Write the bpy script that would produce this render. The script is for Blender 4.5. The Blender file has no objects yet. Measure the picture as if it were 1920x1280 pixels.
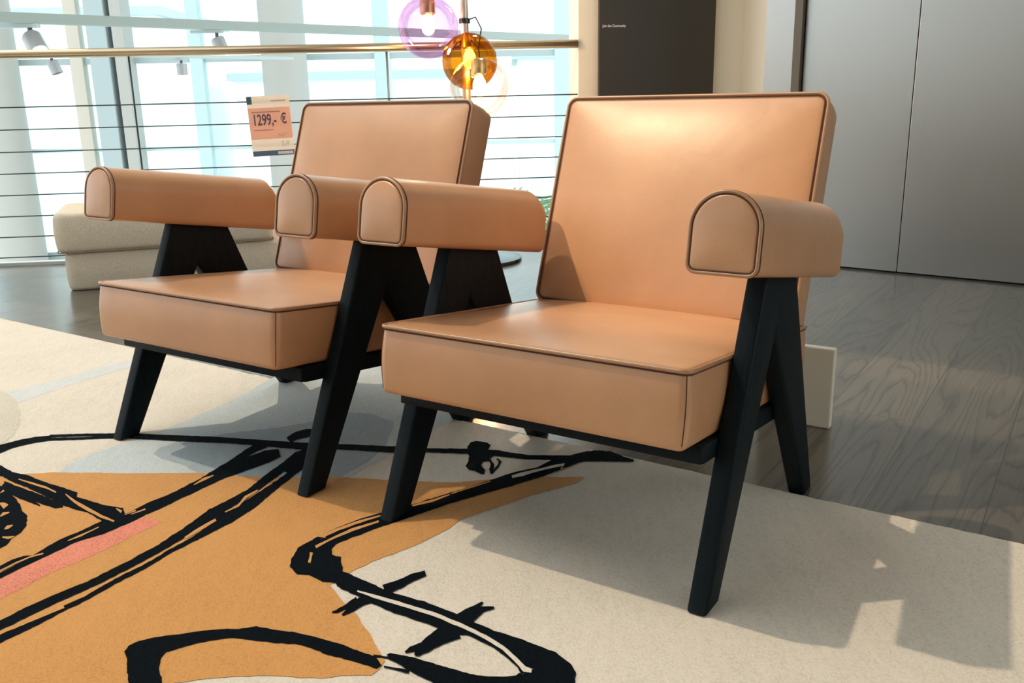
import bpy, bmesh, math, random
from mathutils import Vector, Matrix, noise
C = bpy.context.scene.collection
random.seed(4)
R = math.radians

# ---------------------------------------------------------------- camera, world, sun, exposure
cam_d = bpy.data.cameras.new('camera'); cam = bpy.data.objects.new('camera', cam_d); C.objects.link(cam)
cam_d.sensor_width = 36.0; cam_d.lens = 1689.6 / 1920 * 36.0
cam_d.clip_start = .05; cam_d.clip_end = 300
th, ro = R(14.963), R(-1.128)
fwd = Vector((0, math.cos(th), -math.sin(th))); rt = Vector((1, 0, 0)); up = rt.cross(fwd)
r2 = rt * math.cos(ro) + up * math.sin(ro); u2 = -rt * math.sin(ro) + up * math.cos(ro)
m = Matrix((r2, u2, -fwd)).transposed().to_4x4(); m.translation = Vector((0, 0, .7287))
cam.matrix_world = m
bpy.context.scene.camera = cam
vs = bpy.context.scene.view_settings
vs.view_transform = 'Standard'; vs.look = 'None'; vs.gamma = 1; vs.use_curve_mapping = False
vs.exposure = 0.0
w = bpy.data.worlds.new('sky'); bpy.context.scene.world = w; w.use_nodes = True
nt = w.node_tree; bg = nt.nodes['Background']
bg.inputs['Color'].default_value = (.90, .98, 1.0, 1); bg.inputs['Strength'].default_value = 2.3

CH = R(-33.247)                        # the chairs and the rug are turned by this much
def sun_dir():
    # shadows fall .60 m to the chair's right and .10 m backwards for every metre of height
    l = Vector((.60, .085, -1)); a = CH
    return Vector((l.x * math.cos(a) - l.y * math.sin(a), l.x * math.sin(a) + l.y * math.cos(a), l.z)).normalized()
sd = bpy.data.lights.new('sun', 'SUN'); sd.energy = 1.55; sd.color = (1.0, .84, .64); sd.angle = R(.9)
so = bpy.data.objects.new('sun', sd); C.objects.link(so); so.rotation_euler = sun_dir().to_track_quat('-Z', 'Y').to_euler()

# ---------------------------------------------------------------- materials
def mat(name, col, rough=.5, metal=0., spec=.5, **k):
    m = bpy.data.materials.new(name); m.use_nodes = True
    b = m.node_tree.nodes['Principled BSDF']
    b.inputs['Base Color'].default_value = (*col, 1); b.inputs['Roughness'].default_value = rough
    b.inputs['Metallic'].default_value = metal; b.inputs['Specular IOR Level'].default_value = spec
    for n, v in k.items(): b.inputs[n.replace('_', ' ')].default_value = v
    return m
def nodes(m): return m.node_tree.nodes, m.node_tree.links, m.node_tree.nodes['Principled BSDF']
def coords(m, rot=0, scale=(1, 1, 1), kind='Object'):
    N, L, b = nodes(m)
    tc = N.new('ShaderNodeTexCoord'); mp = N.new('ShaderNodeMapping')
    mp.inputs['Rotation'].default_value = (0, 0, rot); mp.inputs['Scale'].default_value = scale
    L.new(tc.outputs[kind], mp.inputs['Vector']); return mp.outputs['Vector']
def noise_tex(m, vec, scale, detail=4, rough=.55, dist=0):
    N, L, b = nodes(m); n = N.new('ShaderNodeTexNoise')
    n.inputs['Scale'].default_value = scale; n.inputs['Detail'].default_value = detail
    n.inputs['Roughness'].default_value = rough; n.inputs['Distortion'].default_value = dist
    L.new(vec, n.inputs['Vector']); return n.outputs['Fac']
def ramp(m, fac, stops):
    N, L, b = nodes(m); r = N.new('ShaderNodeValToRGB'); e = r.color_ramp.elements
    e[0].position, e[0].color = stops[0][0], (*stops[0][1], 1); e[1].position, e[1].color = stops[-1][0], (*stops[-1][1], 1)
    for p, c in stops[1:-1]:
        x = e.new(p); x.color = (*c, 1)
    L.new(fac, r.inputs['Fac']); return r.outputs['Color']
def mix(m, a, b_, fac, mode='MIX'):
    N, L, b = nodes(m); x = N.new('ShaderNodeMix'); x.data_type = 'RGBA'; x.blend_type = mode
    for s, v in ((6, a), (7, b_), (0, fac)):
        if isinstance(v, (int, float)): x.inputs[s].default_value = v
        elif isinstance(v, tuple): x.inputs[s].default_value = (*v, 1)
        else: L.new(v, x.inputs[s])
    return x.outputs[2]
def bump(m, h, strength, dist=.001, prev=None):
    N, L, b = nodes(m); bp = N.new('ShaderNodeBump')
    bp.inputs['Strength'].default_value = strength; bp.inputs['Distance'].default_value = dist
    L.new(h, bp.inputs['Height'])
    if prev: L.new(prev, bp.inputs['Normal'])
    L.new(bp.outputs['Normal'], b.inputs['Normal']); return bp.outputs['Normal']
def mathn(m, op, a, b_=0.):
    N, L, b = nodes(m); x = N.new('ShaderNodeMath'); x.operation = op
    for i, v in enumerate((a, b_)):
        if isinstance(v, (int, float)): x.inputs[i].default_value = v
        else: L.new(v, x.inputs[i])
    return x.outputs[0]

def leather_mat(name, col):
    m = mat(name, col, .34, spec=.5); N, L, b = nodes(m); v = coords(m)
    f = noise_tex(m, v, 5, 5)
    c = ramp(m, f, [(.3, tuple(x * .88 for x in col)), (.7, tuple(min(1, x * 1.08) for x in col))])
    L.new(c, b.inputs['Base Color'])
    vo = N.new('ShaderNodeTexVoronoi'); vo.inputs['Scale'].default_value = 700; L.new(v, vo.inputs['Vector'])
    n1 = bump(m, vo.outputs['Distance'], .22, .0004)
    vs_ = coords(m, 0, (1, 1, 1)); n2 = bump(m, noise_tex(m, vs_, 9, 3, .5, .6), .14, .006, n1)
    rr = mathn(m, 'MULTIPLY_ADD', noise_tex(m, v, 14, 3), .14); N[rr.node.name].inputs[2].default_value = .27
    L.new(rr, b.inputs['Roughness']); b.inputs['Coat Weight'].default_value = .25; b.inputs['Coat Roughness'].default_value = .30
    return m
LEATHER = leather_mat('tan_leather', (.545, .278, .138))
PIPING = leather_mat('tan_leather_piping', (.43, .215, .105))
SEAM = mat('dark_seam', (.07, .028, .014), .8)
WOODK = mat('black_stained_oak', (.004, .0085, .0115), .55, spec=.14)
def _wk():
    m = WOODK; N, L, b = nodes(m); v = coords(m, 0, (30, 6, 2))
    f = noise_tex(m, v, 12, 6); L.new(ramp(m, f, [(.3, (.0018, .0050, .0072)), (.75, (.0045, .0105, .0145))]), b.inputs['Base Color'])
    bump(m, f, .25, .0006)
_wk()

def fibre(name, col, var=.12, scale=1., streak=True):
    m = mat(name, col, .95, spec=.03 if name == 'rug_black' else .12); N, L, b = nodes(m)
    b.inputs['Sheen Weight'].default_value = 0 if name == 'rug_black' else .10; b.inputs['Sheen Roughness'].default_value = .5
    v = coords(m, -CH)
    f1 = noise_tex(m, v, 260 * scale, 3, .7)
    f2 = noise_tex(m, coords(m, -CH + .5, (3.2, 1, 1)), 14 * scale, 5, .6, .8)
    f3 = noise_tex(m, v, 3.5, 3)
    t = mathn(m, 'ADD', mathn(m, 'MULTIPLY', f1, .62), mathn(m, 'ADD', mathn(m, 'MULTIPLY', f2, .20), mathn(m, 'MULTIPLY', f3, .18)))
    L.new(ramp(m, t, [(.30, tuple(x * (1 - var * 2.2) for x in col)), (.5, col), (.72, tuple(min(1, x * (1 + var)) for x in col))]), b.inputs['Base Color'])
    n1 = bump(m, f1, .8, .0022); bump(m, f2, .16, .005, n1)
    return m
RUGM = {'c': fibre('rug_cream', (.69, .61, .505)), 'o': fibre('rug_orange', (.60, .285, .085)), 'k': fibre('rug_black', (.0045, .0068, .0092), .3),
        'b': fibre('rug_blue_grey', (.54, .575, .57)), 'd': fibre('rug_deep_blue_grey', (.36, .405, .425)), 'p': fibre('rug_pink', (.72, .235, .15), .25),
        's': fibre('rug_pale_grey', (.60, .60, .575)), 't': fibre('rug_tan_grey', (.60, .535, .43))}

# ---------------------------------------------------------------- mesh helpers
def link(name, bm, mats, parent=None, smooth=False, auto=None, loc=None, rot=None):
    bmesh.ops.recalc_face_normals(bm, faces=bm.faces[:])
    me = bpy.data.meshes.new(name); bm.to_mesh(me); bm.free()
    for x in (mats if isinstance(mats, (list, tuple)) else [mats]): me.materials.append(x)
    o = bpy.data.objects.new(name, me); C.objects.link(o)
    if smooth or auto:
        for p in me.polygons: p.use_smooth = True
        if auto:
            me.set_sharp_from_angle(angle=R(auto))
    if parent: o.parent = parent
    if loc: o.location = loc
    if rot: o.rotation_euler = rot
    return o
def thing(name, label, cat, loc=(0, 0, 0), rz=0, group=None):
    o = bpy.data.objects.new(name, None); C.objects.link(o); o.empty_display_size = .1
    o.location = loc; o.rotation_euler = (0, 0, rz); o['label'] = label; o['category'] = cat
    if group: o['group'] = group
    return o
def tag(o, label, cat, group=None):
    o['label'] = label; o['category'] = cat
    if group: o['group'] = group
    return o
def struct(o): o['kind'] = 'structure'; return o
def box(bm, c, s, M=None, bev=0, seg=2, mi=0):
    r = bmesh.ops.create_cube(bm, size=1); vs_ = r['verts']
    for v in vs_:
        v.co = Vector((c[0] + v.co.x * s[0], c[1] + v.co.y * s[1], c[2] + v.co.z * s[2]))
        if M: v.co = M @ v.co
    fs = set(f for v in vs_ for f in v.link_faces)
    for f in fs: f.material_index = mi
    if bev:
        es = list(set(e for v in vs_ for e in v.link_edges))
        bmesh.ops.bevel(bm, geom=es, offset=bev, segments=seg, affect='EDGES', profile=.5)
    return vs_
def tube(bm, pts, rad, n=8, closed=False, mi=0):
    pts = [Vector(p) for p in pts]; rings = []; N = len(pts); prev = None
    for i, p in enumerate(pts):
        if closed: t = pts[(i + 1) % N] - pts[i - 1]
        else: t = pts[min(i + 1, N - 1)] - pts[max(i - 1, 0)]
        t.normalize()
        if prev is None:
            a = Vector((0, 0, 1)) if abs(t.z) < .9 else Vector((1, 0, 0)); u = t.cross(a).normalized()
        else:
            u = (prev - t * prev.dot(t)).normalized()
        prev = u; v = t.cross(u); rr = rad[i] if isinstance(rad, (list, tuple)) else rad
        rings.append([bm.verts.new(p + (u * math.cos(2 * math.pi * k / n) + v * math.sin(2 * math.pi * k / n)) * rr) for k in range(n)])
    for i in range(N if closed else N - 1):
        a, b_ = rings[i], rings[(i + 1) % N]
        sh = 0
        if closed and i == N - 1:
            sh = min(range(n), key=lambda s: (a[0].co - b_[s].co).length)
        for k in range(n):
            f = bm.faces.new((a[k], a[(k + 1) % n], b_[(k + 1 + sh) % n], b_[(k + sh) % n])); f.material_index = mi
    if not closed:
        for rg in (rings[0][::-1], rings[-1]):
            f = bm.faces.new(rg); f.material_index = mi
def lathe(bm, prof, n=32, c=(0, 0, 0), mi=0, M=None):
    rings = []
    for r_, z in prof:
        if r_ < 1e-6: vv = [bm.verts.new((c[0], c[1], c[2] + z))]
        else: vv = [bm.verts.new((c[0] + r_ * math.cos(2 * math.pi * k / n), c[1] + r_ * math.sin(2 * math.pi * k / n), c[2] + z)) for k in range(n)]
        if M:
            for v in vv: v.co = M @ v.co
        rings.append(vv)
    for a, b_ in zip(rings, rings[1:]):
        for k in range(n):
            k2 = (k + 1) % n
            q = [a[k % len(a)], a[k2 % len(a)], b_[k2 % len(b_)], b_[k % len(b_)]]
            u = [x for i, x in enumerate(q) if x not in q[:i]]
            if len(u) > 2: f = bm.faces.new(u); f.material_index = mi
def rrect(hx, hy, r, n=6, sub=8, cx=0, cy=0):
    """closed outline of a rounded rectangle, counter clockwise, straight sides subdivided"""
    P = []
    for qx, qy, a0 in ((1, 1, 0), (-1, 1, 90), (-1, -1, 180), (1, -1, 270)):
        arc = [Vector((cx + qx * (hx - r) + r * math.cos(R(a0 + 90 * k / n)), cy + qy * (hy - r) + r * math.sin(R(a0 + 90 * k / n)))) for k in range(n + 1)]
        if P:
            a = P[-1]
            P += [a.lerp(arc[0], k / sub) for k in range(1, sub)]
        P += arc
    a = P[-1]; P += [a.lerp(P[0], k / sub) for k in range(1, sub)]
    return P
def onorm(P):
    N = len(P); out = []
    for i in range(N):
        t = (P[(i + 1) % N] - P[i - 1]).normalized(); out.append(Vector((t.y, -t.x)))
    return out
def pad(bm, P, t0, t1, r, c0, c1, bulge, place, ctr=None, mi=0):
    xs_ = [p.x for p in P]; ys_ = [p.y for p in P]; mx_, my_ = (max(xs_) + min(xs_)) / 2, (max(ys_) + min(ys_)) / 2; hx_, hy_ = (max(xs_) - min(xs_)) / 2, (max(ys_) - min(ys_)) / 2
    """upholstered slab: outline P (2D), from depth t0 to t1, edge radius r, caps crowned by c0/c1; place(u, v, t) -> xyz"""
    Nn = onorm(P); n = len(P); ctr = ctr or sum(P, Vector((0, 0))) / n; rows = []
    def capz(p): return max(0, 1 - abs((p.x - mx_) / (hx_ - r)) ** 3.4) ** .8 * max(0, 1 - abs((p.y - my_) / (hy_ - r)) ** 3.0) ** .8
    S = (.1, .2, .3, .4, .5, .6, .68, .75, .81, .86, .90, .935, .965, .985)
    inner = [p - q * r for p, q in zip(P, Nn)]
    rows.append([(ctr, t0 - c0)])
    for s in S: rows.append([(ctr + (p - ctr) * s, t0 - c0 * capz(ctr + (p - ctr) * s)) for p in inner])
    for k in range(5):
        a = R(90 * k / 4); rows.append([(p - q * r * (1 - math.sin(a)), t0 + r * (1 - math.cos(a))) for p, q in zip(P, Nn)])
    for k in range(1, 8):
        f = k / 8; rows.append([(p + q * bulge * math.sin(math.pi * f), t0 + r + (t1 - t0 - 2 * r) * f) for p, q in zip(P, Nn)])
    for k in range(5):
        a = R(90 - 90 * k / 4); rows.append([(p - q * r * (1 - math.sin(a)), t1 - r * (1 - math.cos(a))) for p, q in zip(P, Nn)])
    for s in S[::-1]: rows.append([(ctr + (p - ctr) * s, t1 + c1 * capz(ctr + (p - ctr) * s)) for p in inner])
    rows.append([(ctr, t1 + c1)])
    V = [[bm.verts.new(place(p.x, p.y, t)) for p, t in row] for row in rows]
    for a, b_ in zip(V, V[1:]):
        for k in range(n):
            k2 = (k + 1) % n
            q = [a[k % len(a)], a[k2 % len(a)], b_[k2 % len(b_)], b_[k % len(b_)]]
            u = [x for i, x in enumerate(q) if x not in q[:i]]
            if len(u) > 2: f = bm.faces.new(u); f.material_index = mi

# ---------------------------------------------------------------- the room
RG = -.008                              # level of the oak floor (the rug's top is at 0)
RA = Vector((-2.466, 4.312)); RD = Vector((.99269, .12068)); RN = Vector((-.12068, .99269))   # line of the railing
def rail(s, off=0, z=0): p = RA + RD * s + RN * off; return Vector((p.x, p.y, z))
def prism(bm, P, z0, z1, mi=0):
    lo = [bm.verts.new((p[0], p[1], z0)) for p in P]; hi = [bm.verts.new((p[0], p[1], z1)) for p in P]
    n = len(P)
    for k in range(n):
        f = bm.faces.new((lo[k], lo[(k + 1) % n], hi[(k + 1) % n], hi[k])); f.material_index = mi
    bm.faces.new(lo[::-1]).material_index = mi; bm.faces.new(hi).material_index = mi
def oak_floor():
    m = mat('smoked_oak_planks', (.12, .1, .08), .35, spec=.42); N, L, b = nodes(m)
    v = coords(m, -CH)
    sx = N.new('ShaderNodeSeparateXYZ'); L.new(v, sx.inputs[0])
    W = .195
    px = mathn(m, 'MULTIPLY', mathn(m, 'ADD', sx.outputs[0], 20.0 - .0045), 1 / W); idx = mathn(m, 'FLOOR', px); fx = mathn(m, 'FRACT', px)
    rnd = N.new('ShaderNodeTexWhiteNoise'); rnd.noise_dimensions = '1D'; L.new(idx, rnd.inputs['W'])
    py = mathn(m, 'MULTIPLY', mathn(m, 'ADD', mathn(m, 'ADD', sx.outputs[1], 20.0), mathn(m, 'MULTIPLY', rnd.outputs['Value'], 1.9)), 1 / 1.9)
    idy = mathn(m, 'FLOOR', py); fy = mathn(m, 'FRACT', py)
    cell = mathn(m, 'ADD', mathn(m, 'MULTIPLY', idx, 7.31), mathn(m, 'MULTIPLY', idy, 3.77))
    r2_ = N.new('ShaderNodeTexWhiteNoise'); r2_.noise_dimensions = '1D'; L.new(cell, r2_.inputs['W'])
    # grain coordinates: each plank its own piece of the pattern
    cb = N.new('ShaderNodeCombineXYZ')
    L.new(mathn(m, 'ADD', sx.outputs[0], mathn(m, 'MULTIPLY', r2_.outputs['Value'], 31)), cb.inputs[0])
    L.new(mathn(m, 'ADD', mathn(m, 'MULTIPLY', sx.outputs[1], .09), mathn(m, 'MULTIPLY', r2_.outputs['Value'], 57)), cb.inputs[1])
    big = N.new('ShaderNodeTexNoise'); big.inputs['Scale'].default_value = 6.0; big.inputs['Detail'].default_value = 1.0; big.inputs['Roughness'].default_value = .35
    big.inputs['Distortion'].default_value = .25
    L.new(cb.outputs[0], big.inputs['Vector'])
    wob = N.new('ShaderNodeTexNoise'); wob.inputs['Scale'].default_value = 60; wob.inputs['Detail'].default_value = 2; L.new(cb.outputs[0], wob.inputs['Vector'])
    rings = mathn(m, 'FRACT', mathn(m, 'ADD', mathn(m, 'MULTIPLY', big.outputs['Fac'], 21.0), mathn(m, 'MULTIPLY', wob.outputs['Fac'], .9)))
    ringc = ramp(m, rings, [(0, (.2,) * 3), (.14, (.95,) * 3), (.5, (1.0,) * 3), (.85, (.8,) * 3), (1, (.2,) * 3)])
    cf = N.new('ShaderNodeCombineXYZ'); L.new(mathn(m, 'MULTIPLY', cb.inputs[0].links[0].from_socket, 1.0), cf.inputs[0]); L.new(mathn(m, 'MULTIPLY', sx.outputs[1], .02), cf.inputs[1])
    fine = N.new('ShaderNodeTexNoise'); fine.inputs['Scale'].default_value = 210; fine.inputs['Detail'].default_value = 4; L.new(cf.outputs[0], fine.inputs['Vector'])
    base = ramp(m, r2_.outputs['Value'], [(0, (.100, .084, .062)), (.5, (.116, .097, .072)), (1, (.138, .115, .084))])
    c1 = mix(m, base, ringc, .62, 'MULTIPLY')
    c2 = mix(m, c1, ramp(m, fine.outputs['Fac'], [(.3, (.72,) * 3), (.65, (1.12,) * 3)]), .6, 'MULTIPLY')
    ex = mathn(m, 'MINIMUM', mathn(m, 'MULTIPLY', fx, W), mathn(m, 'MULTIPLY', mathn(m, 'SUBTRACT', 1, fx), W))
    ey = mathn(m, 'MINIMUM', mathn(m, 'MULTIPLY', fy, 1.9), mathn(m, 'MULTIPLY', mathn(m, 'SUBTRACT', 1, fy), 1.9))
    gap = mathn(m, 'GREATER_THAN', mathn(m, 'MINIMUM', ex, ey), .0009)
    L.new(mix(m, (.02, .017, .014), c2, gap), b.inputs['Base Color'])
    L.new(ramp(m, fine.outputs['Fac'], [(.2, (.30,) * 3), (.8, (.28,) * 3)]), b.inputs['Roughness'])
    b.inputs['Coat Weight'].default_value = .2; b.inputs['Coat Roughness'].default_value = .14
    bump(m, gap, .4, .001)
    return m
OAK = oak_floor()
WHITE = mat('white_plaster', (.74, .70, .63), .8); CREAMW = mat('cream_wall_paint', (.90, .83, .70), .8)
def bm_(): return bmesh.new()

bm = bm_(); prism(bm, [(-9, -3.6), (4.5, -3.6), (4.5, 5.3), rail(3.2, .06)[:2], rail(-6.6, .06)[:2]], RG - .25, RG)
struct(link('floor', bm, OAK))
# edge strip of the gallery under the railing
bm = bm_(); M_ = Matrix.Translation(rail(-1.9, .085, RG - .12)) @ Matrix.Rotation(math.atan2(RD.y, RD.x), 4, 'Z')
box(bm, (0, 0, 0), (9.4, .05, .27), M_); struct(link('trim_1', bm, mat('pale_edge_strip', (.55, .58, .57), .4)))
# back wall with the dark panel, behind the railing's right end
def wall(name, a, b_, z0, z1, t, mtl, bev=0):
    a = Vector(a); b_ = Vector(b_); d = (b_ - a); ln = d.length; mid = (a + b_) / 2; ang = math.atan2(d.y, d.x)
    bm = bm_(); M_ = Matrix.Translation((mid.x, mid.y, (z0 + z1) / 2)) @ Matrix.Rotation(ang, 4, 'Z')
    box(bm, (0, t / 2, 0), (ln, abs(t), z1 - z0), M_, bev)
    return link(name, bm, mtl)
HT = 3.2
A1 = rail(2.842, 0); A2 = rail(3.685, 0)
struct(wall('wall_back', A1[:2], A2[:2], RG, HT, .25, CREAMW))
LA = Vector((1.126, 4.113)); LD = Vector((.78338, -.62155))
def lift(s): return LA + LD * s
RET = mat('beige_pillar_paint', (.72, .68, .57), .7)
struct(wall('wall_return', A2[:2], LA[:], RG, HT, .3, RET))
STEEL = mat('brushed_steel', (.50, .50, .485), .34, metal=1.0)
def _st():
    m = STEEL; N, L, b = nodes(m); v = coords(m, 0, (90, 90, 1.2)); f = noise_tex(m, v, 8, 4)
    L.new(ramp(m, f, [(.3, (.29,) * 3), (.75, (.40,) * 3)]), b.inputs['Roughness']); bump(m, f, .03, .0005)
_st()
struct(wall('wall_lift', lift(-.0)[:], lift(4.3)[:], 2.3, HT, .2, STEEL))
struct(wall('wall_lift_side', lift(1.14)[:], lift(4.3)[:], RG, 2.3, .2, STEEL))
struct(wall('trim_2', lift(0)[:], lift(.130)[:], RG, 2.3, .2, STEEL))
BRN = mat('bronze_frame', (.17, .14, .11), .45, metal=.6)
struct(wall('trim_3', (lift(.130) - Vector((LD.y, -LD.x)) * -.012)[:], (lift(.164) - Vector((LD.y, -LD.x)) * -.012)[:], RG, 2.3, .14, BRN))
# two door leaves, recessed a little, and the dark sill under them
LN = Vector((-LD.y, LD.x))     # into the lift shaft
def leaf(name, s0, s1):
    a = lift(s0) + LN * .02; b_ = lift(s1) + LN * .02
    o = wall(name, a[:], b_[:], RG + .008, 2.3, .035, STEEL, .0015); return struct(o)
leaf('door_1', .168, .6235); leaf('door_2', .6265, 1.135)
struct(wall('trim_4', (lift(.166) + LN * .005)[:], (lift(1.138) + LN * .005)[:], RG - .02, RG + .004, .12, mat('sill_metal', (.10, .10, .095), .4, metal=.8)))
struct(wall('trim_5', (lift(.15) + LN * .07)[:], (lift(1.16) + LN * .07)[:], RG - .02, 2.35, .02, mat('shaft_black', (.01, .01, .01), .8)))
# remaining walls and the ceiling of the showroom floor (unseen; ceiling openings laid out to let the sun through)
GREYW = mat('grey_wall_paint', (.50, .47, .42), .8)
struct(wall('wall_front', (4.5, -3.6), (-9, -3.6), RG, HT, .2, GREYW))
struct(wall('wall_right', (4.5, 1.45), (4.5, -3.6), RG, .6, .2, GREYW))
struct(wall('wall_left', (-9, -3.6), (-9, 1.4), RG, 1.5, .2, GREYW))
def chair_xy(x, y): c, s = math.cos(CH), math.sin(CH); return (.013 + x * c - y * s, 1.3275 + x * s + y * c)
bm = bm_()
for x0, x1, y0, y1, th_ in ((-.3, 6, -5, 5.5, .3), (-9, -.3, -5, -1.7, .3), (-9, -.3, 1.28, 5.5, .3), (-9, -.3, .48, .70, .3)):  # last strip added to cast a band of shade on the oak floor
    prism(bm, [chair_xy(x0, y0), chair_xy(x1, y0), chair_xy(x1, y1), chair_xy(x0, y1)], HT + .01, HT + th_)
struct(link('ceiling', bm, mat('ceiling_paint', (.75, .72, .67), .9)))
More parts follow.
